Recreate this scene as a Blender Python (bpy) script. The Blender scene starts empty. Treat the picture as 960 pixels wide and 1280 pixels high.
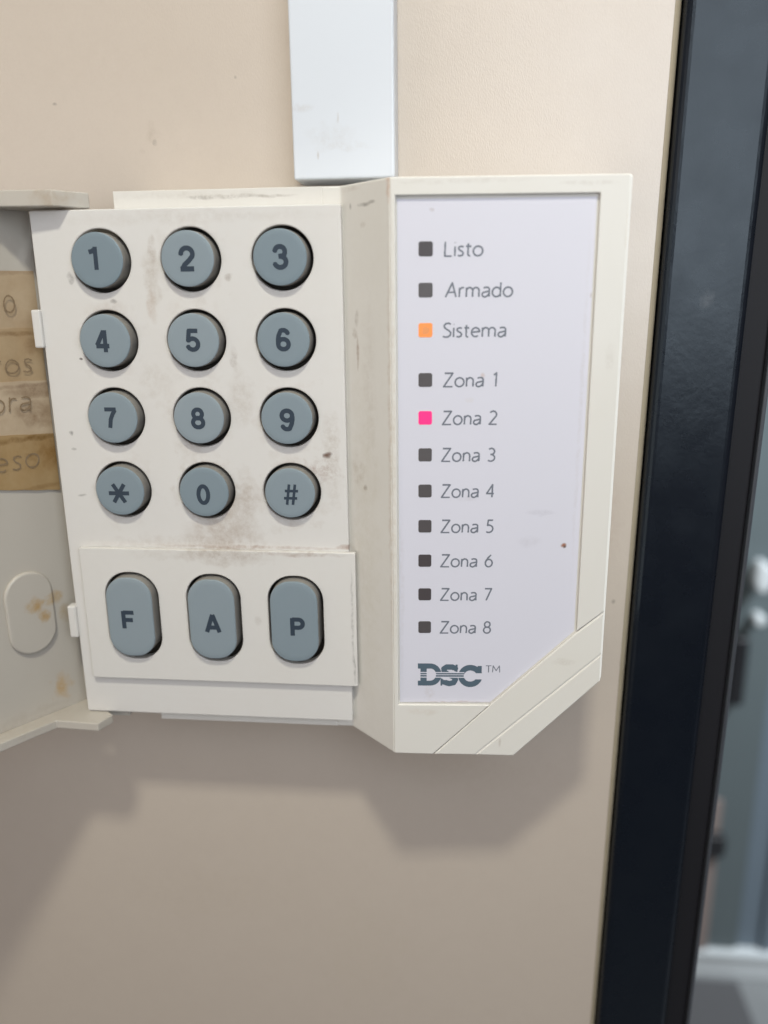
import bpy, bmesh, math, random
from mathutils import Vector, Matrix
random.seed(7)
S = 0.001            # design unit is the millimetre
H = 1.290            # height of the keypad's top middle key above the floor
col = bpy.context.scene.collection
sc = bpy.context.scene

# ------------------------------------------------------------------ camera
cam_d = bpy.data.cameras.new("camera")
cam = bpy.data.objects.new("camera", cam_d); col.objects.link(cam); sc.camera = cam
r = Vector((0.99525012, 0.09674494, -0.01084464))
u = Vector((-0.01485945, 0.26105969, 0.96520829))
w = Vector((-0.09621012, 0.96046252, -0.26125726))
M = Matrix(((r.x, u.x, -w.x), (r.y, u.y, -w.y), (r.z, u.z, -w.z))).to_4x4()
M.translation = Vector((55.8033*S, -164.471*S, -7.5916*S + H))
cam.matrix_world = M
cam_d.sensor_fit = 'VERTICAL'; cam_d.sensor_height = 9.8; cam_d.sensor_width = 7.35
cam_d.lens = 9.8*1000/1280
cam_d.clip_start = 0.005; cam_d.clip_end = 60
cam_d.dof.use_dof = True
cam_d.dof.focus_distance = 0.171
cam_d.dof.aperture_fstop = 2.4

# ------------------------------------------------------------------ room light and added fills
sc.view_settings.view_transform = 'Standard'
sc.view_settings.look = 'None'
sc.view_settings.gamma = 1.0
sc.view_settings.use_curve_mapping = False
sc.view_settings.exposure = 0.0
world = bpy.data.worlds.new("World"); sc.world = world
world.use_nodes = True
bg = world.node_tree.nodes['Background']
bg.inputs['Color'].default_value = (1.0, 0.84, 0.76, 1); bg.inputs['Strength'].default_value = 0.125

def area(name, loc, target, sx, sy, power, color, spread=180):
    d = bpy.data.lights.new(name, 'AREA'); d.shape = 'RECTANGLE'; d.size = sx; d.size_y = sy
    d.energy = power; d.color = color; d.spread = math.radians(spread)
    o = bpy.data.objects.new(name, d); col.objects.link(o)
    o.location = Vector(loc)*S + Vector((0, 0, H))
    t = Vector(target)*S + Vector((0, 0, H))
    o.rotation_euler = (t - o.location).to_track_quat('-Z', 'Y').to_euler()
    return o
# small lamp close above the keypad (throws the readable shadows downwards)
area("key_lamp", (58, -330, 450), (30, 10, -60), 0.062, 0.040, 2.1, (1.0, 0.975, 0.83))
# soft ambient fill panel, added close above and in front
area("ambient_fill", (60, -330, 300), (10, 20, -40), 0.30, 0.18, 0.28, (1.0, 0.93, 0.91))
area("side_fill", (-380, -450, -80), (20, 10, -60), 0.5, 0.5, 0.92, (1.0, 0.91, 0.85))  # added fill from the lower left, lifts the lower wall
# near bluish fill panel added on the viewer's right, mirrored in the black frame and in the satin wall paint
area("bluish_fill_panel", (205, -350, 85), (90, 22, 0), 0.26, 0.28, 0.86, (0.83, 0.91, 1.0))
area("back_room_fill", (1300, 300, 900), (600, 1160, -700), 0.5, 0.5, 55.0, (0.88, 0.95, 1.0))  # unseen lamp added to brighten the blurred background

# ------------------------------------------------------------------ materials
def N(nt, t, **kw):
    n = nt.nodes.new(t)
    for k, v in kw.items(): setattr(n, k, v)
    return n
def lk(nt, a, b): nt.links.new(a, b)
def mth(nt, op, a, b=None, clamp=False):
    n = N(nt, 'ShaderNodeMath', operation=op); n.use_clamp = clamp
    for i, v in enumerate((a, b)):
        if v is None: continue
        if isinstance(v, (int, float)): n.inputs[i].default_value = v
        else: lk(nt, v, n.inputs[i])
    return n.outputs[0]
def mixc(nt, fac, a, b):
    n = N(nt, 'ShaderNodeMix', data_type='RGBA')
    for i, v in ((0, fac), (6, a), (7, b)):
        if isinstance(v, (int, float)): n.inputs[i].default_value = v
        elif isinstance(v, tuple): n.inputs[i].default_value = (*v, 1)[:4]
        else: lk(nt, v, n.inputs[i])
    return n.outputs[2]
KO = (26, 22, -46)   # keypad origin, for stains given in design millimetres
def mat(name, color, rough=0.5, spec=0.5, mottle=None, bump=None, stains=(), metallic=0.0, origin=(0, 0, 0),
        fine=None, emit=None, coat=0.0, rough_var=0.0, vary=0.0, tint=None):
    """procedural plastic/paint. mottle=(scale, amount, colour); bump=(scale, strength, distance_mm, stretch)
       stains: (x, z, rx, rz, amount, colour, grain) in millimetres in the plane of the front"""
    m = bpy.data.materials.new(name); m.use_nodes = True
    nt = m.node_tree; b = nt.nodes['Principled BSDF']
    tc = N(nt, 'ShaderNodeTexCoord')
    mp = N(nt, 'ShaderNodeMapping'); mp.inputs['Scale'].default_value = (1000, 1000, 1000)
    mp.inputs['Location'].default_value = tuple(origin)
    lk(nt, tc.outputs['Object'], mp.inputs['Vector'])
    P = mp.outputs[0]
    c = None
    base = tuple(color)
    cur = base
    if mottle:
        for sc_, am, mc in (mottle if isinstance(mottle, list) else [mottle]):
            n = N(nt, 'ShaderNodeTexNoise'); n.inputs['Scale'].default_value = sc_; n.inputs['Detail'].default_value = 6
            n.inputs['Roughness'].default_value = 0.6
            lk(nt, P, n.inputs['Vector'])
            f = mth(nt, 'MULTIPLY', mth(nt, 'SUBTRACT', n.outputs['Fac'], 0.42), am*4, True)
            cur = mixc(nt, f, cur, mc)
    if stains:
        wn = N(nt, 'ShaderNodeTexNoise'); wn.inputs['Scale'].default_value = 0.35; wn.inputs['Detail'].default_value = 5
        lk(nt, P, wn.inputs['Vector'])
        sx = N(nt, 'ShaderNodeSeparateXYZ'); lk(nt, P, sx.inputs[0])
        sn = N(nt, 'ShaderNodeSeparateColor'); lk(nt, wn.outputs['Color'], sn.inputs[0])
        gn = N(nt, 'ShaderNodeTexNoise'); gn.inputs['Scale'].default_value = .55; gn.inputs['Detail'].default_value = 9
        gn.inputs['Roughness'].default_value = 0.75
        lk(nt, P, gn.inputs['Vector'])
        for (x, z, rx, rz, am, scol, grain) in stains:
            k = min(rx, rz)*1.1
            dx = mth(nt, 'ADD', mth(nt, 'SUBTRACT', sx.outputs['X'], x), mth(nt, 'MULTIPLY', mth(nt, 'SUBTRACT', sn.outputs[0], .5), k*2))
            dz = mth(nt, 'ADD', mth(nt, 'SUBTRACT', sx.outputs['Z'], z), mth(nt, 'MULTIPLY', mth(nt, 'SUBTRACT', sn.outputs[1], .5), k*2))
            q = mth(nt, 'ADD', mth(nt, 'POWER', mth(nt, 'ABSOLUTE', mth(nt, 'DIVIDE', dx, rx)), 2.0),
                    mth(nt, 'POWER', mth(nt, 'ABSOLUTE', mth(nt, 'DIVIDE', dz, rz)), 2.0))
            f = mth(nt, 'SUBTRACT', 1.0, q, True)
            if grain:
                g = mth(nt, 'MULTIPLY', mth(nt, 'SUBTRACT', gn.outputs['Fac'], 0.45-0.30*(1-grain)), 2.0+grain*1.8, True)
                f = mth(nt, 'MULTIPLY', f, g)
            f = mth(nt, 'MULTIPLY', f, am, True)
            cur = mixc(nt, f, cur, scol)
    if vary:
        oi = N(nt, 'ShaderNodeObjectInfo'); hs = N(nt, 'ShaderNodeHueSaturation')
        lk(nt, mth(nt, 'ADD', mth(nt, 'MULTIPLY', oi.outputs['Random'], vary*2), 1-vary), hs.inputs['Value'])
        lk(nt, mth(nt, 'ADD', mth(nt, 'MULTIPLY', oi.outputs['Random'], -vary*3), 1+vary*1.5), hs.inputs['Saturation'])
        lk(nt, cur, hs.inputs['Color']); cur = hs.outputs[0]
    if isinstance(cur, tuple): b.inputs['Base Color'].default_value = (*cur, 1)
    else: lk(nt, cur, b.inputs['Base Color'])
    b.inputs['Roughness'].default_value = rough
    if rough_var:
        rn = N(nt, 'ShaderNodeTexNoise'); rn.inputs['Scale'].default_value = 0.12; rn.inputs['Detail'].default_value = 7
        lk(nt, P, rn.inputs['Vector'])
        lk(nt, mth(nt, 'ADD', mth(nt, 'MULTIPLY', mth(nt, 'SUBTRACT', rn.outputs['Fac'], .5), rough_var*2), rough), b.inputs['Roughness'])
    b.inputs['Specular IOR Level'].default_value = spec
    b.inputs['Metallic'].default_value = metallic
    if tint: b.inputs['Specular Tint'].default_value = (*tint, 1)
    b.inputs['Coat Weight'].default_value = coat
    if bump:
        prev = None
        for (bs, st, dist, stretch) in (bump if isinstance(bump, list) else [bump]):
            m2 = N(nt, 'ShaderNodeMapping'); m2.inputs['Scale'].default_value = stretch
            lk(nt, P, m2.inputs['Vector'])
            n = N(nt, 'ShaderNodeTexNoise'); n.inputs['Scale'].default_value = bs; n.inputs['Detail'].default_value = 4
            lk(nt, m2.outputs[0], n.inputs['Vector'])
            bp = N(nt, 'ShaderNodeBump'); bp.inputs['Strength'].default_value = st; bp.inputs['Distance'].default_value = dist*S
            lk(nt, n.outputs['Fac'], bp.inputs['Height'])
            if prev: lk(nt, prev, bp.inputs['Normal'])
            prev = bp.outputs[0]
        lk(nt, prev, b.inputs['Normal'])
    if emit:
        b.inputs['Emission Color'].default_value = (*emit[0], 1); b.inputs['Emission Strength'].default_value = emit[1]
    return m

BR = (0.16, 0.10, 0.06); DK = (0.05, 0.04, 0.035); RU = (0.22, 0.10, 0.05); GY = (0.36, 0.295, 0.235)
CREAM = (0.70, 0.675, 0.625)
M_plate = mat("plate_plastic", origin=KO, color=(0.645, 0.63, 0.61), rough=0.42, spec=0.4, mottle=[(0.05, .10, (0.60, 0.56, 0.50)), (0.5, .05, (0.55, .50, .45))],
    bump=(2.2, 0.12, 0.05, (1, 1, 1)), rough_var=.08,
    stains=[(-8.3, -3, 2.2, 7, .55, GY, .6), (-8.0, 2, 1.2, 3, .5, (.28, .20, .14), .7), (-8.8, -9, 1.2, 4, .5, (.36, .24, .16), .6), (-18, -10, 4, 2.5, .35, (.36, .28, .22), .5),
            (5, -55, 9, 8, .45, (.33, .25, .18), .5), (9.5, -50, 3, 5, .35, (.28, .19, .13), .6), (2, -59, 10, 3.5, .4, (.31, .22, .16), .5),
            (27, -40.5, 1.1, .8, .95, (.10, .04, .02), 0), (26, -44, 4.5, 3, .7, RU, .9), (28.5, -48, 2, 6, .4, GY, .8), (28, -38, 2, 8, .5, GY, .8),
            (-26.0, -3.5, .9, 1.4, .7, DK, .5), (-25.5, -20, .5, .3, .9, DK, 0), (-17, -8.2, .9, .5, .6, DK, .3),
            (-29.6, -36, .6, .6, .8, DK, .5), (-29.4, -39.5, .8, .4, .8, DK, .5), (-28.7, -50, 1.2, .4, .6, DK, .5),
            (9, -28, 3, 8, .4, GY, .7), (-9, -25, 5, 5, .3, GY, .8), (-3, -36, 4, 9, .35, GY, .8), (8, -4, 1, 1, .6, BR, .6), (8, -20, 1, 3, .4, BR, .8),
            (.2, -48.7, 8.2, 8.2, .42, (.32, .23, .16), .5), (19.2, -48.8, 7.8, 8.0, .36, (.34, .25, .18), .55), (19.4, -32.6, 8.0, 7.8, .34, (.36, .27, .20), .55), (.4, -32.6, 7.9, 7.8, .34, GY, .6), (-18.8, -48.8, 7.6, 7.8, .3, GY, .6), (0, -.4, 7.9, 7.8, .34, GY, .55), (.2, -16.5, 7.7, 7.6, .28, GY, .6), (-18.8, -16.5, 7.6, 7.6, .25, GY, .6),
            (0, 8.0, 34, 1.5, .25, GY, .8), (31, -61, 3, .7, .8, RU, .4), (10, -61.4, 24, .5, .6, RU, .7), (-6, -61.0, 26, 2.2, .35, GY, .8)])
M_house = mat("housing_plastic", origin=KO, color=(0.69, 0.67, 0.63), rough=0.40, spec=0.4, mottle=[(0.04, .12, (0.56, 0.53, 0.45)), (0.7, .05, (.5, .45, .38))],
    bump=(2.0, 0.12, 0.05, (1, 1, 1)), rough_var=.08,
    stains=[(34.2, -19, .35, 4, .6, RU, .2), (33.6, -15, .7, 1.4, .7, GY, .5), (34.2, -12, .5, 2, .5, BR, .7), (35.5, -47, .5, .7, .6, BR, .2), (34, -44, 3, 3, .35, GY, .8),
            (36.3, 9.5, 1.7, .45, .8, DK, .5), (38, 9.8, .9, .4, .6, DK, .5), (33.2, 9.4, .3, .7, .6, DK, .3), (36, 5.8, .7, .7, .4, GY, .4),
            (41.4, -40, .55, 56, .45, (.42, .30, .20), .6), (41.3, 12, .5, 3.5, .7, (.48, .24, .12), .3), (35.5, -60, 3.5, 45, .22, (.45, .40, .28), .6), (37, -25, 2, 20, .22, GY, .8),
            (8, 12.0, 9, .6, .6, (.16, .12, .09), .8), (16, 11.9, 7, .4, .5, (.2, .16, .12), .8), (2, 11.9, 3, .4, .45, DK, .8), (-2, 12.4, 20, .8, .25, GY, .8), (33, 12.6, 3, .5, .4, GY, .8)])
M_frame_l = mat("label_frame_plastic", origin=KO, color=(0.69, 0.67, 0.625), rough=0.36, spec=0.45, mottle=[(0.05, .10, (0.62, 0.58, 0.49))],
    bump=(2.0, 0.10, 0.05, (1, 1, 1)), rough_var=.08,
    stains=[(74, -104, .5, .9, .8, DK, .6), (76.5, -101, .6, .5, .7, RU, .6), (65, -103.5, .35, 1.2, .6, GY, .3), (79.5, -85.5, 4, 1.2, .35, GY, .8), (78, 12, 6, .5, .4, GY, .7),
            (55, 12.6, 14, .5, .35, GY, .8), (42.2, -40, .4, 58, .35, (.40, .28, .18), .7), (84, -20, 1, 3, .25, GY, .8), (85.9, 5, .5, 9, .3, (.5, .36, .22), .6), (48, -96, 4, 1, .3, (.45, .32, .22), .6)])
M_corner = mat("corner_band_plastic", origin=KO, color=(0.70, 0.68, 0.63), rough=0.36, spec=0.45, mottle=[(0.05, .10, (0.62, 0.58, 0.49))],
    bump=(2.0, 0.10, 0.05, (1, 1, 1)),
    stains=[(72.5, -103.2, .5, 1.0, .85, DK, .5), (74.7, -101.3, .6, .4, .7, RU, .5), (65, -103.5, .35, 1.4, .6, GY, .3), (78, -84, 3, 1.0, .35, GY, .7)])
M_emerg = mat("lower_plate_plastic", origin=KO, color=(0.645, 0.63, 0.605), rough=0.42, spec=0.4, mottle=[(0.05, .10, (0.60, 0.56, 0.50)), (0.5, .04, (.5, .46, .4))],
    bump=(2.2, 0.12, 0.05, (1, 1, 1)),
    stains=[(4, -63.0, 12, 2.6, .55, (.26, .18, .12), .6), (-8, -63, 12, 1.6, .3, GY, .7), (20, -62.5, 12, .6, .5, RU, .6), (31.9, -78, .35, 14, .55, DK, .85), (32.2, -90, .3, 4, .7, DK, .5),
            (10.2, -78.5, .8, 1.2, .3, BR, .6)])
M_cover = mat("shaded_cover_plastic", origin=KO, color=(0.48, 0.445, 0.395), rough=0.38, spec=0.45, mottle=[(0.06, .15, (0.40, 0.37, 0.32))], bump=(1.5, 0.12, 0.05, (1, 1, 1)),  # cream base darkened, shade inside the open cover put into the colour
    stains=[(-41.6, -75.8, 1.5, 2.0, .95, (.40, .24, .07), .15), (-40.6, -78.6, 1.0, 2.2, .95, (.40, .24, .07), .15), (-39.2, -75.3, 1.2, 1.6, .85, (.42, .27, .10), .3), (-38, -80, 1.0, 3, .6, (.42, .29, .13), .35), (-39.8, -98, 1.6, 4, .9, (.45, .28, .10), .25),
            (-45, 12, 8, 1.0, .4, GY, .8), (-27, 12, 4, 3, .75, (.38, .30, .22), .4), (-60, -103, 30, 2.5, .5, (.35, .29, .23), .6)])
M_hole = mat("rubber_mat", (0.075, 0.066, 0.056), 0.7, 0.3)
M_key = mat("key_rubber", (0.214, 0.264, 0.298), 0.55, 0.35, vary=.10, mottle=[(0.25, .06, (0.17, .22, .25)), (1.5, .04, (.26, .31, .33))], bump=(5, .10, .04, (1, 1, 1)), rough_var=.06)
M_skirt = mat("key_side_dust", (0.26, 0.245, 0.225), 0.7, 0.2, mottle=[(0.5, .3, (.17, .155, .14))])
M_legend = mat("key_print", (0.030, 0.045, 0.066), 0.55, 0.3)
M_label = mat("label_film", origin=KO, color=(0.645, 0.64, 0.71), rough=0.42, spec=0.35, mottle=[(0.05, .06, (0.63, 0.62, 0.69)), (0.9, .03, (.58, .57, .63))],
    bump=(3.0, 0.05, 0.03, (1, 1, 1)),
    stains=[(76.93, -57.9, .75, .55, .95, (.30, .10, .03), 0), (77.2, -58.3, .4, .4, .9, (.08, .03, .01), 0), (49.5, 7.7, .6, .4, .55, (.3, .22, .18), .3), (72, -51, 3.2, .8, .35, (.33, .31, .36), .5),
            (57, -48, 2, .8, .25, (.4, .35, .36), .5), (49.5, -91.5, 1.4, 2.4, .4, (.4, .33, .26), .9), (70, -57, 3, 1.2, .2, (.4, .38, .42), .5), (59.6, -22.9, .5, .5, .5, (.5, .3, .2), .3),
            (57, -27.9, 1, .6, .35, (.55, .47, .36), .4), (43.5, -70, .6, 24, .3, (.45, .40, .38), .8), (79.8, -8, .4, .6, .6, GY, .2), (55, -94.1, 10, .35, .7, (.40, .24, .13), .6), (79, -30, .5, 40, .2, GY, .8)])
M_print = mat("label_print", (0.165, 0.18, 0.215), 0.5, 0.3)
M_logo = mat("logo_print", (0.085, 0.125, 0.16), 0.5, 0.3)
M_led_off = mat("indicator_dark", (0.084, 0.075, 0.078), 0.35, 0.4, vary=.20, mottle=[(0.6, .12, (0.11, 0.095, 0.09))])
M_led_or = mat("indicator_orange", (0.72, 0.25, 0.07), 0.4, 0.4, emit=((1.0, 0.27, 0.05), 0.30))
M_led_or2 = mat("indicator_orange_core", (0.62, 0.25, 0.09), 0.4, 0.4, emit=((0.9, 0.28, 0.08), 0.24))
M_led_pk = mat("indicator_pink", (0.75, 0.03, 0.20), 0.4, 0.4, emit=((1.0, 0.025, 0.18), 0.40))
M_tape = mat("aged_paper_tape", origin=KO, color=(0.42, 0.31, 0.19), rough=0.5, spec=0.35, vary=.16, mottle=[(0.14, .30, (0.29, 0.18, 0.085)), (0.35, .12, (.50, .41, .29)), (1.2, .06, (.22, .14, .07))],
    stains=[(-38, -27, 4.5, 1.6, .8, (.17, .09, .035), .3), (-38.5, -32, 3.2, 3.6, .75, (.19, .105, .04), .35), (-37.5, -41, 2.2, 4, .7, (.22, .12, .05), .3), (-40, -37.4, 8, .8, .75, (.15, .08, .03), .2), (-41, -14.6, 8, .6, .7, (.18, .10, .04), .2), (-38, -17, 2, 2, .6, (.2, .11, .05), .4), (-41, -25.8, 8, .5, .6, (.17, .09, .04), .2), (-42, -2.0, 8, .7, .5, (.2, .12, .06), .2), (-41, -48.7, 8, .7, .55, (.2, .12, .06), .2)], bump=(1.0, .2, .08, (1, 1, 1)))
M_ink = mat("pencil_ink", (0.25, 0.18, 0.11), 0.7, 0.2)
M_duct = mat("duct_plastic", (0.63, 0.665, 0.72), 0.36, 0.4, origin=(31, 22, 16), mottle=[(0.06, .06, (0.58, 0.60, 0.66))], bump=(1.0, .04, .05, (1, 1, 1)),
    stains=[(29.5, 27.5, .3, 1.2, .35, GY, .4), (25.2, 20.5, .3, 1.0, .5, GY, .3), (22.5, 29.5, 3, 1.0, .3, GY, .6), (28, 24, 6, 3, .18, GY, .7), (32, 22, 6, 1.0, .18, GY, .8)])
M_wall = mat("wall_paint", (0.556, 0.487, 0.42), 0.31, 1.0, mottle=[(0.006, .12, (0.52, .465, .375)), (0.02, .16, (0.51, 0.435, 0.37)), (0.3, .11, (.48, .41, .355)), (1.6, .11, (.47, .40, .345))],
    bump=[(4.6, .62, .06, (1.0, 1.0, .38)), (2.0, .28, .08, (1, 1, .7)), (.2, .12, .25, (1, 1, 1))], rough_var=.05,
    stains=[(-13.2, 27.5, 2.2, 2.4, .5, GY, .9), (-12.7, 25.5, .7, .8, .5, DK, .6), (-16, 24, .8, .8, .4, GY, .6), (-35, 34, .6, .4, .6, DK, .2), (89.9, -15, 1.0, 1.5, .4, RU, .7), (91, -22, 1.5, 3, .3, GY, .8), (93, -80, .5, .7, .6, DK, .3),
            (90, -70, 2, 30, .2, (.45, .36, .28), .8), (6, 38, .4, .4, .4, DK, .2), (62, -128, 26, 7, .22, (.44, .36, .28), .7), (-14, -172, 30, 10, .18, (.45, .38, .29), .8), (30, -190, 14, 22, .15, (.46, .40, .28), .7), (75, 36, 12, 16, .15, (.50, .42, .36), .8), (-25, 42, 20, 6, .15, (.46, .38, .31), .8), (91, -60, 3, 12, .3, (.44, .34, .28), .6)])
M_edge = mat("shaded_wall_edge", (0.34, 0.29, 0.21), 0.5, 0.3, mottle=[(0.2, .2, (.24, .20, .14))])  # wall tone darkened to olive, shade of the rounded edge painted in
M_black = mat("black_frame_paint", (0.0035, 0.0056, 0.0105), 0.29, 0.46, origin=(110, 24, -1290), tint=(0.86, 0.95, 1.0), bump=[(0.9, .24, .12, (1, 1, .8)), (0.25, .18, .40, (1, 1, .6))], rough_var=.10,
    mottle=[(0.08, .1, (.006, .008, .012))],
    stains=[(108, -9, 1.8, 2.4, .9, (.05, .05, .055), .5), (110, 2, 1, .6, .6, (.02, .022, .026), .5), (107, 20, 4, 14, .25, (.016, .018, .022), .8)])
M_seal = mat("rubber_seal", (0.010, 0.010, 0.013), 0.6, 0.3, bump=(0.6, .15, .1, (1, 1, .2)))
M_metal = mat("frame_edge_metal", (0.05, 0.055, 0.065), 0.3, 0.5)
M_cab = mat("cabinet_paint", (0.13, 0.16, 0.17), 0.5, 0.4, mottle=[(0.01, .1, (.07, .085, .095))])
M_blue = mat("blue_panel_paint", (0.17, 0.215, 0.26), 0.5, 0.4, mottle=[(0.01, .1, (.14, .18, .22))])
M_pink = mat("faded_wood", (0.30, 0.24, 0.22), 0.6, 0.3, mottle=[(0.02, .2, (.22, .18, .17))])
M_white = mat("white_gloss_paint", (0.70, 0.74, 0.76), 0.35, 0.4, mottle=[(0.02, .15, (.58, .60, .60))])
M_floor = mat("floor_tile", (0.24, 0.25, 0.255), 0.4, 0.4, mottle=[(0.01, .2, (.17, .175, .18))])
M_knob = mat("black_knob", (0.015, 0.015, 0.018), 0.4, 0.5)
M_room = mat("room_paint", (0.30, 0.29, 0.28), 0.7, 0.3, mottle=[(0.004, .1, (.26, .25, .24))])

# ------------------------------------------------------------------ builders (millimetres -> metres)
def empty(name, loc, label=None, cat=None, group=None):
    o = bpy.data.objects.new(name, None); col.objects.link(o); o.empty_display_size = .01
    o.location = Vector(loc)*S + Vector((0, 0, H))
    o['_o'] = list(loc)
    if label: o['label'] = label
    if cat: o['category'] = cat
    if group: o['group'] = group
    return o
ORI = {}
def link(name, me, m, parent=None, origin=None, smooth=False, **props):
    """me holds design millimetres in world axes; origin (mm) becomes the object's own origin"""
    o = bpy.data.objects.new(name, me); col.objects.link(o)
    po = Vector(ORI.get(parent.name, (0, 0, 0))) if parent else Vector((0, 0, 0))
    og = Vector(origin) if origin is not None else (po if parent else Vector((0, 0, 0)))
    for v in me.vertices: v.co = (v.co - og)*S
    if parent:
        o.parent = parent; o.location = (og - po)*S
    else:
        o.location = og*S + Vector((0, 0, H))
    ORI[o.name] = tuple(og)
    ms = m if isinstance(m, (list, tuple)) else [m]
    for x in ms: me.materials.append(x)
    for p in me.polygons: p.use_smooth = smooth
    for k, v in props.items(): o[k] = v
    return o
def thing(name, loc, label, cat, group=None):
    o = empty(name, loc, label, cat, group); del o['_o']; ORI[o.name] = tuple(loc); return o
def bevel(o, wdt, seg=2, ang=30):
    b = o.modifiers.new("bevel", 'BEVEL'); b.width = wdt*S; b.segments = seg; b.limit_method = 'ANGLE'; b.angle_limit = math.radians(ang)
    b.harden_normals = False
    return o
def rrect(x0, x1, z0, z1, rad=0.0, n=6):
    if rad <= 0: return [(x0, z0), (x1, z0), (x1, z1), (x0, z1)]
    out = []
    for cx, cz, a in ((x1-rad, z0+rad, -90), (x1-rad, z1-rad, 0), (x0+rad, z1-rad, 90), (x0+rad, z0+rad, 180)):
        for i in range(n+1):
            t = math.radians(a + 90*i/n); out.append((cx + rad*math.cos(t), cz + rad*math.sin(t)))
    return out
def circ(cx, cz, rad, n=56, rz=None):
    return [(cx + rad*math.cos(2*math.pi*i/n), cz + (rz or rad)*math.sin(2*math.pi*i/n)) for i in range(n)]
def plate(polys, yf, yb, bev=0.25, res=2, slope=None):
    """flat plate with holes: xz outlines, front at y=yf, back at y=yb, rounded edges. slope: f(x)->y added"""
    cu = bpy.data.curves.new("tmp", 'CURVE'); cu.dimensions = '2D'; cu.fill_mode = 'BOTH'
    for pl in polys:
        s = cu.splines.new('POLY'); s.points.add(len(pl)-1); s.use_cyclic_u = True
        for i, (x, z) in enumerate(pl): s.points[i].co = (x, z, 0, 1)
    th = (yb - yf)/2
    cu.bevel_depth = bev; cu.bevel_resolution = res; cu.offset = -bev; cu.extrude = max(th - bev, 0.0001)
    ob = bpy.data.objects.new("tmp", cu); col.objects.link(ob)
    dg = bpy.context.evaluated_depsgraph_get()
    me = bpy.data.meshes.new_from_object(ob.evaluated_get(dg))
    bpy.data.objects.remove(ob); bpy.data.curves.remove(cu)
    ym = (yf + yb)/2
    for v in me.vertices:
        x, z, d = v.co; y = ym - d
        v.co = (x, y + (slope(x) if slope else 0), z)
    me.materials.clear()
    return me
def pm(verts, faces):
    me = bpy.data.meshes.new("m"); me.from_pydata([tuple(v) for v in verts], [], faces); me.update(); return me
def fixn(me):
    bm = bmesh.new(); bm.from_mesh(me); bmesh.ops.recalc_face_normals(bm, faces=bm.faces); bm.to_mesh(me); bm.free(); return me
def box(x0, x1, y0, y1, z0, z1):
    v = [(x, y, z) for x in (x0, x1) for y in (y0, y1) for z in (z0, z1)]
    return fixn(pm(v, [(0, 1, 3, 2), (4, 6, 7, 5), (0, 4, 5, 1), (2, 3, 7, 6), (0, 2, 6, 4), (1, 5, 7, 3)]))
def prism_xy(poly, z0, z1):
    n = len(poly)
    v = [(x, y, z0) for x, y in poly] + [(x, y, z1) for x, y in poly]
    f = [tuple(range(n)), tuple(range(n, 2*n))] + [(i, (i+1) % n, n+(i+1) % n, n+i) for i in range(n)]
    return fixn(pm(v, f))

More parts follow.
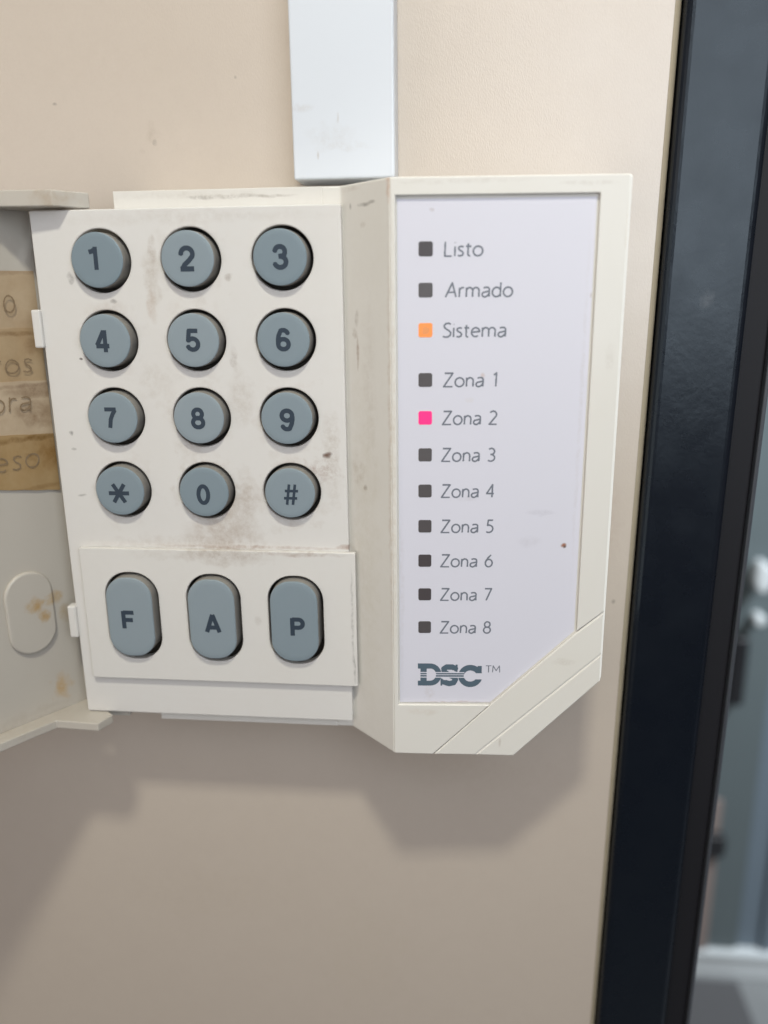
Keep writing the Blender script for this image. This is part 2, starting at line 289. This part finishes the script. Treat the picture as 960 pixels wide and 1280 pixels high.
# -- stroke lettering, rasterised into runs of small quads so no two faces overlap
def arc(cx, cz, rx, rz, a0, a1, n=12):
    return [(cx+rx*math.cos(math.radians(a0+(a1-a0)*i/n)), cz+rz*math.sin(math.radians(a0+(a1-a0)*i/n))) for i in range(n+1)]
X = .66
G = {
 'L': (.52, [[(.02, 1), (.02, 0), (.48, 0)]]),
 'i': (.10, [[(.04, 0), (.04, X)], [(.04, .90), (.04, .93)]]),
 's': (.42, [[(.38, .62), (.24, .67), (.08, .62), (.05, .50), (.13, .40), (.28, .32), (.37, .22), (.34, .07), (.18, 0), (.02, .04)]]),
 't': (.36, [[(.14, .86), (.14, .16)] + arc(.27, .14, .13, .14, 180, 280, 6), [(.0, X), (.34, X)]]),
 'o': (.66, [arc(.32, .33, .31, .33, 0, 360, 30)]),
 'A': (.80, [[(.0, 0), (.44, 1), (.74, 0)], [(.16, .34), (.63, .34)]]),
 'r': (.36, [[(.04, 0), (.04, X)], [(.04, .40)] + arc(.26, .40, .22, .26, 170, 70, 8)]),
 'm': (1.00, [[(.04, 0), (.04, X)], [(.04, .38)] + arc(.26, .42, .22, .24, 175, 0, 10) + [(.48, 0)], [(.48, .38)] + arc(.70, .42, .22, .24, 175, 0, 10) + [(.92, 0)]]),
 'n': (.58, [[(.04, 0), (.04, X)], [(.04, .38)] + arc(.28, .41, .23, .25, 175, 0, 10) + [(.51, 0)]]),
 'a': (.58, [[(.10, .62), (.26, .67)] + arc(.36, .50, .15, .16, 80, 0, 6) + [(.51, 0)], [(.51, .40), (.22, .33)] + arc(.21, .16, .19, .17, 110, 290, 12) + [(.40, .08), (.51, .24)]]),
 'd': (.66, [[(.58, 1), (.58, 0)], [(.58, .46)] + arc(.31, .33, .29, .33, 35, 325, 22) + [(.58, .20)]]),
 'e': (.62, [[(.03, .34), (.58, .38)] + arc(.31, .34, .28, .32, 10, 310, 22)]),
 'S': (.58, [[(.52, .93), (.38, 1), (.20, .98), (.07, .86), (.09, .70), (.24, .57), (.42, .46), (.54, .33), (.52, .14), (.36, .01), (.16, 0), (.0, .06)]]),
 'Z': (.70, [[(.06, 1), (.64, 1), (.02, 0), (.66, 0)]]),
 'T': (.62, [[(.0, 1), (.60, 1)], [(.30, 1), (.30, 0)]]),
 'M': (.86, [[(.02, 0), (.08, 1), (.42, .25), (.76, 1), (.82, 0)]]),
 'H': (.70, [[(.04, 0), (.04, 1)], [(.64, 0), (.64, 1)], [(.04, .52), (.64, .52)]]),
 ' ': (.34, []),
 '1': (.40, [[(.08, .84), (.27, 1), (.27, 0)]]),
 '2': (.60, [[(.05, .90)] + arc(.28, .74, .25, .26, 130, -30, 12) + [(.03, 0), (.58, 0)]]),
 '3': (.56, [[(.06, .93)] + arc(.25, .76, .24, .24, 100, -70, 10) + [(.20, .52)], [(.20, .52)] + arc(.24, .26, .28, .26, 90, -120, 14) + [(.02, .05)]]),
 '4': (.60, [[(.44, 0), (.44, 1), (.02, .30), (.58, .30)]]),
 '5': (.56, [[(.50, 1), (.14, 1), (.10, .58)] + arc(.22, .30, .30, .30, 95, -120, 14) + [(.02, .04)]]),
 '6': (.60, [[(.46, 1), (.22, .74), (.06, .45)] + arc(.31, .31, .27, .31, 165, 525, 26)]),
 '7': (.58, [[(.02, 1), (.54, 1), (.16, 0)]]),
 '8': (.60, [arc(.30, .76, .22, .24, 0, 360, 20), arc(.30, .27, .27, .27, 0, 360, 24)]),
}
def layout(txt, gap=.125):
    out = []; x = 0
    for ch in txt:
        a, st = G[ch]
        for s in st: out.append([(px + x, pz) for px, pz in s])
        x += a + gap
    return out, x - gap
def raster(inside, x0, x1, z0, z1, cell):
    """inside(x,z)->bool; returns runs (xa, xb, za, zb)"""
    runs = []; nz = int((z1-z0)/cell)+1; nx = int((x1-x0)/cell)+1
    for j in range(nz):
        z = z0 + (j+.5)*cell; start = None
        for i in range(nx+1):
            on = i < nx and inside(x0 + (i+.5)*cell, z)
            if on and start is None: start = i
            if not on and start is not None:
                runs.append((x0+start*cell, x0+i*cell, z-cell/2, z+cell/2)); start = None
    return runs
def stroke_mask(strokes, wd, butt=True):
    segs = []
    for s in strokes:
        m_ = len(s)-1
        closed = math.hypot(s[0][0]-s[-1][0], s[0][1]-s[-1][1]) < 1e-4
        for q, (a, b) in enumerate(zip(s[:-1], s[1:])):
            lo = butt and q == 0 and not closed; hi = butt and q == m_-1 and not closed
            segs.append((a[0], a[1], b[0], b[1], lo, hi))
    r2 = (wd/2)**2
    bins = {}
    bs = 1.0
    for sg in segs:
        for i in range(int(math.floor((min(sg[0], sg[2])-wd)/bs)), int(math.floor((max(sg[0], sg[2])+wd)/bs))+1):
            bins.setdefault(i, []).append(sg)
    def f(x, z):
        for (ax, az, bx, bz, lo, hi) in bins.get(int(math.floor(x/bs)), ()):
            dx, dz = bx-ax, bz-az; L = dx*dx+dz*dz
            t = 0 if L == 0 else ((x-ax)*dx+(z-az)*dz)/L
            if (lo and t < 0) or (hi and t > 1): continue
            t = max(0, min(1, t))
            ex, ez = ax+t*dx-x, az+t*dz-z
            if ex*ex+ez*ez < r2: return True
        return False
    return f
def runs_mesh(runs, place):
    v = []; f = []
    for (xa, xb, za, zb) in runs:
        i = len(v); v += [place(xa, za), place(xb, za), place(xb, zb), place(xa, zb)]; f.append((i, i+1, i+2, i+3))
    return pm(v, f)

# ================================================================== SETTING
WY = 22.0
def lean(me, xmin=50):
    for q in me.vertices:
        if q.co.x > xmin: q.co.x += .0100*(q.co.z - 48)
    return me
wall = link("wall", lean(box(-900, 96.98, WY, WY+60, -1290, 900)), M_wall); wall['kind'] = 'structure'
# the wall's rounded end is a slim strip, its colour darkened as shade
tr = link("wall_edge", lean(prism_xy([(97.0, 80), (97.0, 22.0)] + [(97.1+1.4*math.sin(math.radians(a)), 23.4-1.4*math.cos(math.radians(a))) for a in range(0, 91, 15)] + [(98.5, 80)], -1290, 900)), M_edge); tr['kind'] = 'structure'

fl = link("floor", box(-2500, 2500, -3000, 1700, -1300, -1290), M_floor); fl['kind'] = 'structure'
bw = link("back_wall", box(-2500, 2500, 1700, 1760, -1290, 1300), M_room); bw['kind'] = 'structure'

# black metal frame at the wall's end
fr = thing("metal_frame", (110, 24, -1290), "tall black painted metal frame running up beside the beige wall", "door frame")
bevel(link("frame_face", lean(prism_xy([(98.75, 20), (117.4, 20), (117.4, 70), (98.75, 70)], -1290, 900)), M_black, fr), 1.9, 5)
bevel(link("frame_seal", lean(prism_xy([(117.45, 23.2), (123.2, 23.2), (123.2, 60), (117.45, 60)], -1290, 900)), M_seal, fr), .5, 3)
bevel(link("frame_lip", lean(prism_xy([(123.25, 21.6), (124.2, 21.6), (124.2, 62), (123.25, 62)], -1290, 900)), M_metal, fr), .25, 2)

# the blurred room behind the frame
cb = thing("storage_cabinet", (560, 1180, -1290), "blurred grey green cabinet side seen through the gap past the black frame", "cabinet")
bevel(link("side_panel", box(470, 595, 1160, 1500, -1228, 500), M_cab, cb), 3)
link("door_edge", box(500, 536, 1152, 1159, -1226, -900), M_pink, cb)
bevel(link("knob", circ and plate([circ(550, -462, 15, 24, 26)], 1120, 1159, 6), M_white, cb, smooth=True), .1)
link("keyhole_boss", plate([circ(556, -540, 10, 20)], 1130, 1159, 4), M_white, cb, smooth=True)
link("latch", plate([rrect(520, 545, -700, -575, 6)], 1136, 1159, 3), M_knob, cb)
link("catch", plate([rrect(505, 545, -1010, -965, 10)], 1136, 1159, 4), M_knob, cb)
bp_ = thing("blue_panel", (680, 1170, -1290), "blurred pale blue panel standing at the right edge beyond the frame", "panel")
bevel(link("panel_board", box(597, 900, 1168, 1200, -1228, 600), M_blue, bp_), 2)
link("panel_rail", box(640, 660, 1160, 1167.5, -1228, 600), M_blue, bp_)
pl_ = thing("white_plinth", (650, 1170, -1290), "low white plinth on the floor under the blue panel", "plinth")
bevel(link("plinth_front", box(430, 950, 1150, 1520, -1290, -1240), M_white, pl_), 3)
link("plinth_top", box(428, 952, 1146, 1522, -1239.5, -1231), M_white, pl_)
mt_ = thing("floor_mat", (520, 1080, -1290), "dark grey mat lying on the floor in front of the white plinth", "mat")
link("mat_sheet", box(380, 596, 800, 1140, -1289.5, -1285), mat("mat_rubber", (0.10, 0.10, 0.105), .7, .3), mt_)

# cable duct on the wall above the keypad
du = thing("cable_duct", (31, WY, 16), "smooth white plastic cable duct running up the wall above the keypad", "cable duct")
bevel(link("duct_cover", prism_xy([(20.0, 21.9), (20.0, 12.2), (41.1, 12.2), (41.1, 21.9)], 15.9, 700), M_duct, du), .5, 3)
bevel(link("duct_base", prism_xy([(19.5, 21.98), (19.5, 20.0), (19.95, 20.0), (19.95, 21.98)], 16.4, 700), M_duct, du), .1, 1)

# ================================================================== KEYPAD
KP = thing("alarm_keypad", (26, WY, -46), "cream plastic alarm keypad with grey keys and a white label fixed on the beige wall", "alarm keypad")
T, B = 13.5, -106.3
Yl = lambda x: -5.4735 + .0658*(x - 44)          # label plane, sinking towards the wall on the right
base = link("base_housing", plate([[(-16, 8), (-16, T), (27.25, T), (27.25, 8)]], 4.03, 21.9, .12), M_house, KP)
link('base_housing', plate([[(-16, B), (-16, -101), (27.25, -101), (27.25, B)]], 4.03, 21.9, .12), M_house, KP)
link("back_tray", box(-15.6, 31.4, 12, 21.8, -105.9, 13.1), M_house, KP)
# right hand housing: slanted face rising to the label plane, chamfered lower corner
front = [(27.1, T, 4.0), (30.95, T, 4.0), (41.7, T, Yl(41.7)-.95), (42.0, T, Yl(42)), (86.3, T-.1, Yl(86.3)), (86.5, -88.3, Yl(86.5)), (68.0, B-.3, Yl(68)), (42.0, B, Yl(42)), (41.7, B, Yl(41.7)-.95), (30.95, B, 4.0), (27.1, B, 4.0)]
n = len(front)
v = [(x, y, z) for x, z, y in front] + [(x, 21.9, z) for x, z, y in front]
f = [(0, 1, 9, 10), (1, 2, 8, 9), (2, 3, 7, 8), (3, 4, 5, 6, 7), tuple(range(n, 2*n))] + [(i, (i+1) % n, n+(i+1) % n, n+i) for i in range(n)]
bevel(link("slanted_housing", fixn(pm(v, f)), M_house, KP), .35, 3)

off = .001
ring = [(41.75, T-.02), (85.7, T-.1), (86.0, -72.3), (80.55, -76.85), (80.4, 10.2), (42.75, 10.3), (42.75, -94.3), (62.6, -94.3), (50.3, B-.2), (41.75, B)]
slp = lambda x: Yl(x)
link("label_frame", plate([ring], -1.0, -.02, .22, 2, slp), M_frame_l, KP)
b1 = [(86.0, -72.75), (86.05, -81.9), (59.5, B-.25), (50.7, B-.2), (62.85, -94.2), (80.5, -77.3)]
link("corner_band", plate([b1], -1.0, -.02, .22, 2, slp), M_corner, KP)
b2 = [(86.05, -82.35), (86.1, -88.4), (68.1, B-.45), (60.0, B-.25)]
link("corner_band", plate([b2], -1.0, -.02, .22, 2, slp), M_corner, KP)
cp = [(85.95, -72.4), (86.0, -88.3), (68.05, B-.4), (50.6, B-.15), (62.75, -94.3), (80.6, -77.1)]
link("corner_panel", plate([cp], -.80, -.05, .03, 1, slp), M_corner, KP)
lab_poly = [(42.95, 9.75), (79.95, 9.65), (80.1, -77.1), (62.6, -94.1), (42.95, -94.1)]
label = link("label", plate([lab_poly], -.16, -.01, .04, 1, slp), M_label, KP)

# indicators and printed words
LED_X = 48.35
rows = [("Listo", 51.9, 7.35, .83), ("Armado", 52.15, 12.9, -6.68), ("Sistema", 51.7, 12.35, -14.18), ("Zona 1", 51.9, 10.75, -23.76), ("Zona 2", 51.75, 10.95, -31.27),
        ("Zona 3", 51.65, 10.85, -38.77), ("Zona 4", 51.65, 10.85, -46.28), ("Zona 5", 51.65, 10.85, -53.79), ("Zona 6", 51.65, 10.85, -61.29), ("Zona 7", 51.65, 10.85, -68.8), ("Zona 8", 51.65, 10.85, -76.3)]
led_me = None
for i, (txt, x0, wd, z) in enumerate(rows):
    m = {2: M_led_or, 4: M_led_pk}.get(i, M_led_off)
    if i in (2, 4) or led_me is None:
        me = plate([rrect(-1.35, 1.35, -1.35, 1.35, .42)], -.06, 0, .02, 1, lambda x: .0658*x)
        o = link("indicator_light", me, m, KP, origin=(0, 0, 0))
        if m is M_led_off: led_me = me
    else:
        o = bpy.data.objects.new("indicator_light", led_me); col.objects.link(o); o.parent = KP
    o.location = (Vector((LED_X, Yl(LED_X)-.165, z)) - Vector(ORI[KP.name]))*S
    ORI[o.name] = (LED_X, Yl(LED_X)-.165, z)
    if i == 2:
        o['label'] = "lit orange indicator square beside the word Sistema"
        c_ = plate([[(-.7, -.3), (-.45, -.75), (.3, -.7), (.7, -.35), (.8, .4), (.35, .55), (.1, .8), (-.5, .6)]], -.08, -.062, .004, 1, lambda x: .0658*x)
        for vv in c_.vertices: vv.co += Vector((LED_X+.05, Yl(LED_X)-.165, z-.05))
        link("lit_core", c_, M_led_or2, o)
    if i == 4: o['label'] = "lit pink indicator square beside the words Zona 2"
    st, tw = layout(txt)
    h = 2.62; sh = .035; k = wd/(tw+.04)
    st = [[((px + pz*sh)*k, pz*h) for px, pz in s] for s in st]
    rr = raster(stroke_mask(st, .33), -.4, wd+.8, -.4, h+.4, .05)
    zb = z - 1.36
    link("printed_word", runs_mesh(rr, lambda x, zz: (x0+x, Yl(x0+x)-.185, zb+zz)), M_print, label)
# maker's emblem, drawn as a mask in its own small grid
def seg_d(pts, wd):
    return stroke_mask([[(a/1.0, b/1.0) for a, b in pts]], wd)
s_path = [(436, 116), (405, 100), (350, 100), (322, 118), (326, 150), (370, 178), (420, 200), (438, 226), (420, 258), (375, 268), (318, 250)]
def seg_near(x, y, pts, wd):
    r2 = (wd/2)**2
    for (ax, ay), (bx, by) in zip(pts[:-1], pts[1:]):
        dx, dy = bx-ax, by-ay; t = max(0, min(1, ((x-ax)*dx+(y-ay)*dy)/(dx*dx+dy*dy)))
        if (ax+t*dx-x)**2+(ay+t*dy-y)**2 < r2: return True
    return False
def logo(x, y):
    on = False
    # D
    if 62 <= x <= 200 and (66 <= y <= 116 or 240 <= y <= 288): on = True
    if 88 <= x <= 152 and 66 <= y <= 288: on = True
    if x > 190 and ((x-190)/108)**2+((y-177)/111)**2 <= 1 and not (((x-190)/54)**2+((y-177)/60)**2 <= 1): on = True
    if 105 < x < 152 and False: on = False
    # S
    if seg_near(x, y, s_path, 54): on = True
    if 438 <= x <= 458 and 76 <= y <= 148 or 290 <= x <= 308 and 216 <= y <= 290: on = True
    # C
    e = ((x-585)/120)**2+((y-190)/112)**2; e2 = ((x-585)/64)**2+((y-190)/56)**2
    if e <= 1 and e2 > 1 and not (x > 600 and 162 < y < 224): on = True
    if 656 <= x <= 698 and 88 <= y <= 162 and x - 656 > (y-88)*-.2: on = True
    # speed lines
    if 244 <= x <= 520 and 152 <= y <= 208: on = True
    if 372 <= x <= 425 and 132 <= y <= 152 and x-372 > (y-132)*.3: on = False
    if 318 <= x <= 372 and 210 <= y <= 232: on = False
    if 80 <= x <= 525 and (152 <= y < 161 or 174 <= y < 182 or 199 <= y < 208): on = False
    return on
rr = raster(logo, 55, 710, 60, 306, 2.6)
kx, kz = .1744/8, .189/8
lx = lambda x: 46.83 + (x-60)*kx
lz = lambda y: -84.8 - (y-65)*kz
link("maker_emblem", runs_mesh([(a, b, d, c) for a, b, c, d in rr], lambda x, y: (lx(x), Yl(lx(x))-.185, lz(y))), M_logo, label)
st, tw = layout("TM", .10)
st = [[(px*3.1/tw, pz*1.55) for px, pz in s] for s in st]
link("trade_mark", runs_mesh(raster(stroke_mask(st, .19), -.2, 3.4, -.2, 1.8, .045), lambda x, z: (61.6+x, Yl(61.6+x)-.185, -86.85+z)), M_print, label)

# ---- key plate with its openings
PZ = 16.1566
key_pos = [((j-1)*19, -i*PZ) for i in range(4) for j in range(3)]
holes = [circ(x + .1, z-.1, 6.34)[::-1] for x, z in key_pos]
slot = lambda x, g: rrect(x-6.2-g, x+6.4+g, -78.2-10.6-g, -78.2+10.7+g, 5.8+g, 12)
KX = (-18.95, .15, 19.0)
slots = [slot(x, .4)[::-1] for x in KX]
plate_o = link("key_plate", plate([rrect(-33.3, 31.25, -103.65, 9.95, .4, 3)] + holes + slots, 1.8, 3.95, .3, 3), M_plate, KP)
for z0, z1 in ((-17.6, -9.7), (-84.2, -76.4)):
    bevel(link("hinge_tab", box(-35.0, -33.0, .9, 3.4, z0, z1), M_plate, plate_o), .35, 2)
link("lower_key_plate", plate([rrect(-30.3, 32.8, -94.0, -61.9, .35, 3)] + [slot(x, 0)[::-1] for x in KX], .45, 1.78, .2, 2), M_emerg, KP)
link("rubber_mat", box(-29, 26.9, 7.2, 8.6, -100.5, 7.5), M_hole, KP)

# ---- keys: one lathe cap for the round ones, one stadium cap for the lower three
def dome(x, z, hw, hz, amt): return amt*((x/hw)**2 + (z/hz)**2)
def skirt(me, y0):          # the dusty sides below the rounded rim take the second material
    for p in me.polygons:
        if min(me.vertices[i].co.y for i in p.vertices) > y0: p.material_index = 1
    return me
def round_key():
    prof = [(5.62, 7.1), (5.52, 1.6), (5.47, .30), (5.455, .17), (5.40, .08), (5.30, .04), (4.4, .03), (2.7, .015), (1.3, .005)]
    v = []; f = []; nn = 56
    for rd, y in prof:
        v += [(rd*math.cos(2*math.pi*i/nn), y, rd*math.sin(2*math.pi*i/nn)) for i in range(nn)]
    for k in range(len(prof)-1):
        for i in range(nn): f.append((k*nn+i, k*nn+(i+1) % nn, (k+1)*nn+(i+1) % nn, (k+1)*nn+i))
    c = len(v); v.append((0, 0, 0))
    for i in range(nn): f.append(((len(prof)-1)*nn+i, (len(prof)-1)*nn+(i+1) % nn, c))
    return skirt(fixn(pm(v, f)), .29)
def slot_key():
    prof = [(.05, 7.1), (.17, 1.4), (.24, -.62), (.265, -.80), (.33, -.91), (.46, -.96), (1.5, -.975), (3.4, -1.0)]
    v = []; f = []; L = None
    for ins, y in prof:
        p = rrect(-5.6+ins, 5.6-ins, -9.8+ins, 9.8-ins, max(5.0-ins*.85, .6), 12); L = len(p)
        v += [(x, y, z) for x, z in p]
    for k in range(len(prof)-1):
        for i in range(L): f.append((k*L+i, k*L+(i+1) % L, (k+1)*L+(i+1) % L, (k+1)*L+i))
    f.append(tuple(range((len(prof)-1)*L, len(prof)*L)))
    return skirt(fixn(pm(v, f)), -.63)
G2 = {
 '1': [[(.05, .775), (.20, .81), (.33, .90)], [(.335, 1), (.335, 0)]],
 '2': [[(.075, .64)] + arc(.315, .68, .24, .245, 172, -22, 16) + [(.40, .42), (.20, .24), (.10, .06)], [(.02, .075), (.585, .075)]],
 '3': [[(.075, .72)] + arc(.295, .715, .205, .21, 165, -60, 14) + [(.33, .535), (.24, .525)], [(.24, .525), (.33, .525)] + arc(.30, .30, .235, .225, 70, -168, 16)],
 '4': [[(.44, 0), (.44, 1)], [(.40, .97), (.06, .31)], [(.02, .285), (.62, .285)]],
 '5': [[(.56, .925), (.17, .925), (.115, .50)] + arc(.31, .325, .24, .25, 135, -165, 18)],
 '6': [arc(.33, .70, .215, .225, 15, 120, 8) + [(.13, .68), (.095, .50), (.095, .32)], arc(.325, .30, .228, .225, 0, 360, 28)],
 '7': [[(.03, .925), (.59, .925)], [(.55, .90), (.42, .70), (.30, .42), (.24, 0)]],
 '8': [arc(.31, .715, .20, .21, 0, 360, 24), arc(.31, .30, .235, .225, 0, 360, 28)],
 '9': [arc(.29, .30, .215, .225, 195, 300, 8) + [(.49, .32), (.525, .50), (.525, .68)], arc(.295, .70, .228, .225, 0, 360, 28)],
 '0': [arc(.31, .5, .232, .425, 0, 360, 36)],
 '#': [[(.17, .0), (.31, 1)], [(.47, .0), (.61, 1)], [(.02, .32), (.70, .32)], [(.08, .68), (.76, .68)]],
 'F': [[(.085, 0), (.085, 1)], [(.085, .92), (.64, .92)], [(.085, .49), (.57, .49)]],
 'A': [[(.07, 0), (.40, 1)], [(.40, 1), (.73, 0)], [(.17, .27), (.63, .27)]],
 'P': [[(.085, 0), (.085, 1)], [(.085, .92), (.40, .92)] + arc(.40, .69, .22, .23, 90, -90, 12) + [(.085, .46)]],
}
def glyph(ch, cx, cz, hg, yf, wk=.205, sx=1.06):
    st = [[(px*hg*sx, pz*hg) for px, pz in s] for s in G2[ch]]
    xs = [p[0] for s in st for p in s]; mx = (min(xs)+max(xs))/2
    rr = raster(stroke_mask(st, wk*hg), -1, hg, -.4, hg+.4, .05)
    return runs_mesh(rr, lambda x, z: (cx+x-mx, yf(cx+x-mx, cz+z-hg/2), cz+z-hg/2))
def star(cx, cz, wd, hg, yf):
    st = [[(-wd/2, 0), (wd/2, 0)], [(-wd*.28, -hg/2), (wd*.28, hg/2)], [(-wd*.28, hg/2), (wd*.28, -hg/2)]]
    rr = raster(stroke_mask(st, .9), -wd, wd, -hg, hg, .06)
    return runs_mesh(rr, lambda x, z: (cx+x, yf(x+cx, z+cz), cz+z))
LEG = [("1", -.85, .35, 4.5), ("2", -.1, .05, 4.75), ("3", .1, .05, 4.7), ("4", -.5, -.05, 4.5), ("5", -.05, .05, 4.5), ("6", 0, .05, 4.5),
       ("7", -.35, 0, 4.3), ("8", -.15, -.05, 4.45), ("9", .1, -.3, 4.6), ("*", -.2, -.5, 4.2), ("0", -.15, -.55, 4.4), ("#", .25, -.3, 4.5)]
kme = None
def ydome(x, z):
    rr_ = math.hypot(x, z); P_ = [(0, 0), (1.3, .005), (2.7, .015), (4.4, .03), (5.30, .04)]
    for (a, ya), (b_, yb) in zip(P_[:-1], P_[1:]):
        if rr_ <= b_: return ya + (yb-ya)*(rr_-a)/(b_-a) - .045
    return .15
random.seed(11)
for (x, z), (ch, dx, dz, hg) in zip(key_pos, LEG):
    if kme is None:
        kme = round_key(); o = link("key", kme, [M_key, M_skirt], KP, origin=(0, 0, 0), smooth=True)
    else:
        o = bpy.data.objects.new("key", kme); col.objects.link(o); o.parent = KP
    o['label'] = "round grey key printed with " + {"*": "a star", "#": "a hash sign"}.get(ch, "the digit " + ch)
    tl = (random.uniform(-.004, .004), 0, random.uniform(-.004, .004))
    o.location = (Vector((x, 0, z)) - Vector(ORI[KP.name]))*S
    o.rotation_euler = tl
    if ch == "*": me = star(dx, dz, 4.6, 4.1, ydome)
    elif ch == "#": me = glyph("#", dx, dz, hg, ydome, .13, .95)
    else: me = glyph(ch, dx, dz, hg, ydome)
    lg = bpy.data.objects.new("legend", me); col.objects.link(lg); lg.parent = o
    for q in me.vertices: q.co *= S
    me.materials.append(M_legend)
sme = None
for x, ch, dx, dz in zip(KX, "FAP", (-.35, .15, .75), (-.55, -.85, -1.1)):
    if sme is None:
        sme = slot_key(); o = link("key", sme, [M_key, M_skirt], KP, origin=(0, 0, 0), smooth=True)
    else:
        o = bpy.data.objects.new("key", sme); col.objects.link(o); o.parent = KP
    o['label'] = "tall oblong grey key printed with the letter " + ch
    o.location = (Vector((x, -.2, -77.85)) - Vector(ORI[KP.name]))*S
    me = glyph(ch, dx, dz, 4.25, lambda a, b_: -1.04, .235, 1.05)
    lg = bpy.data.objects.new("legend", me); col.objects.link(lg); lg.parent = o
    for q in me.vertices: q.co *= S
    me.materials.append(M_legend)

# ---- hinged cover standing open on the left
A0 = Vector((-36.7, 7.7, 0)); D = Vector((-.5798, -.8147, 0)); NN = Vector((.8147, -.5798, 0))
def cv(s, n_, z): p = A0 + D*s + NN*n_; return (p.x, p.y, z)
def slab(s0, s1, n0, n1, z0, z1):
    return fixn(pm([cv(s, n_, z) for s in (s0, s1) for n_ in (n0, n1) for z in (z0, z1)],
                   [(0, 1, 3, 2), (4, 6, 7, 5), (0, 4, 5, 1), (2, 3, 7, 6), (0, 2, 6, 4), (1, 5, 7, 3)]))
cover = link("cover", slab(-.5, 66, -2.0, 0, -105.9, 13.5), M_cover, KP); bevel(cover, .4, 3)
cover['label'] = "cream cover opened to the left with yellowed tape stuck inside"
far_i = cv(66, .02, 0)[:2]; far_o = cv(66, 4.7, 0)[:2]
rim_b = [cv(-.5, .02, 0)[:2], far_i, far_o, (-38.9, -3.0), (-28.3, -3.6), (-26.6, .7), (-31, 4.6)]
rim_t = [cv(-.5, .02, 0)[:2], far_i, far_o, (-38.9, -2.6), (-26.3, -1.4), (-21.6, 5.2), (-29, 7.5)]
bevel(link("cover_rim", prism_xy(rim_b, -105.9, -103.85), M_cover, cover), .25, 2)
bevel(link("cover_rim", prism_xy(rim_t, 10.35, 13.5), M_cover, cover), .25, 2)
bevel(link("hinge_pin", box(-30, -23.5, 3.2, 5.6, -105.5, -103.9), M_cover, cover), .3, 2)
link("hinge_light_blocker", prism_xy([(-38.6, 8.0), (-29.2, 8.3), (-29.2, 9.6), (-38.6, 9.6)], -103.5, 10.0), M_cover, cover)  # hidden strip added to stop light leaking through the hinge gap
# raised oblong pad inside the cover
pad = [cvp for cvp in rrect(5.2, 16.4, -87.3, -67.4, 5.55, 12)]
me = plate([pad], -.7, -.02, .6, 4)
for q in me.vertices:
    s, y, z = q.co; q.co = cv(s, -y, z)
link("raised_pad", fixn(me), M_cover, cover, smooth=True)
# four strips of old tape with handwriting
edges = [(-1.75, -1.6), (-14.0, -14.1), (-25.1, -25.5), (-36.6, -37.5), (-48.4, -50.2)]
for i in range(4):
    (za, zb), (zc, zd) = edges[i], edges[i+1]
    v = []; f = []; ns = 12
    ov = .5
    for k in range(ns+1):
        s = .3 + 33*k/ns; t = min(s/10, 1.6)
        zt = zb + (za-zb)*t + random.uniform(-.08, .08) + (ov if i else 0); zz = zd + (zc-zd)*t + random.uniform(-.08, .08)
        nn_ = .06 + .13*i + .05*math.sin(s*.7+i)
        v += [cv(s, nn_+.03, zt), cv(s, nn_, zz), cv(s, .01+.0*i, zt), cv(s, .01, zz)]
    for k in range(ns):
        a, b_ = 4*k, 4*(k+1)
        f += [(a, a+1, b_+1, b_), (a+2, b_+2, b_+3, a+3), (a, b_, b_+2, a+2), (a+1, a+3, b_+3, b_+1)]
    link("tape_strip", fixn(pm(v, f)), M_tape, cover)
def hand(txt, s0, zbase, hgt, wdt, thick=.33):
    st, tw = layout(txt, .20)
    st = [[(px*wdt/tw + pz*.5, pz*hgt/.66) for px, pz in s] for s in st]
    rr_ = raster(stroke_mask(st, thick, False), -1, wdt+3, -1, hgt*1.6+1, .10)
    # text runs from the far end of the cover (large s) towards the hinge
    me_ = runs_mesh(rr_, lambda x, z: cv(s0 - x, .62, zbase + z + .12*math.sin(x*2)))
    link("handwriting", me_, M_ink, cover)
hand("o", 8.0, -10.2, 3.4, 2.4)
hand("ros", 12.0, -22.9, 2.8, 8.5)
hand("ora", 13.5, -31.0, 2.8, 8.8)
hand("eso", 14.5, -43.8, 3.0, 10.0)
# letters moulded into the cover, standing on end
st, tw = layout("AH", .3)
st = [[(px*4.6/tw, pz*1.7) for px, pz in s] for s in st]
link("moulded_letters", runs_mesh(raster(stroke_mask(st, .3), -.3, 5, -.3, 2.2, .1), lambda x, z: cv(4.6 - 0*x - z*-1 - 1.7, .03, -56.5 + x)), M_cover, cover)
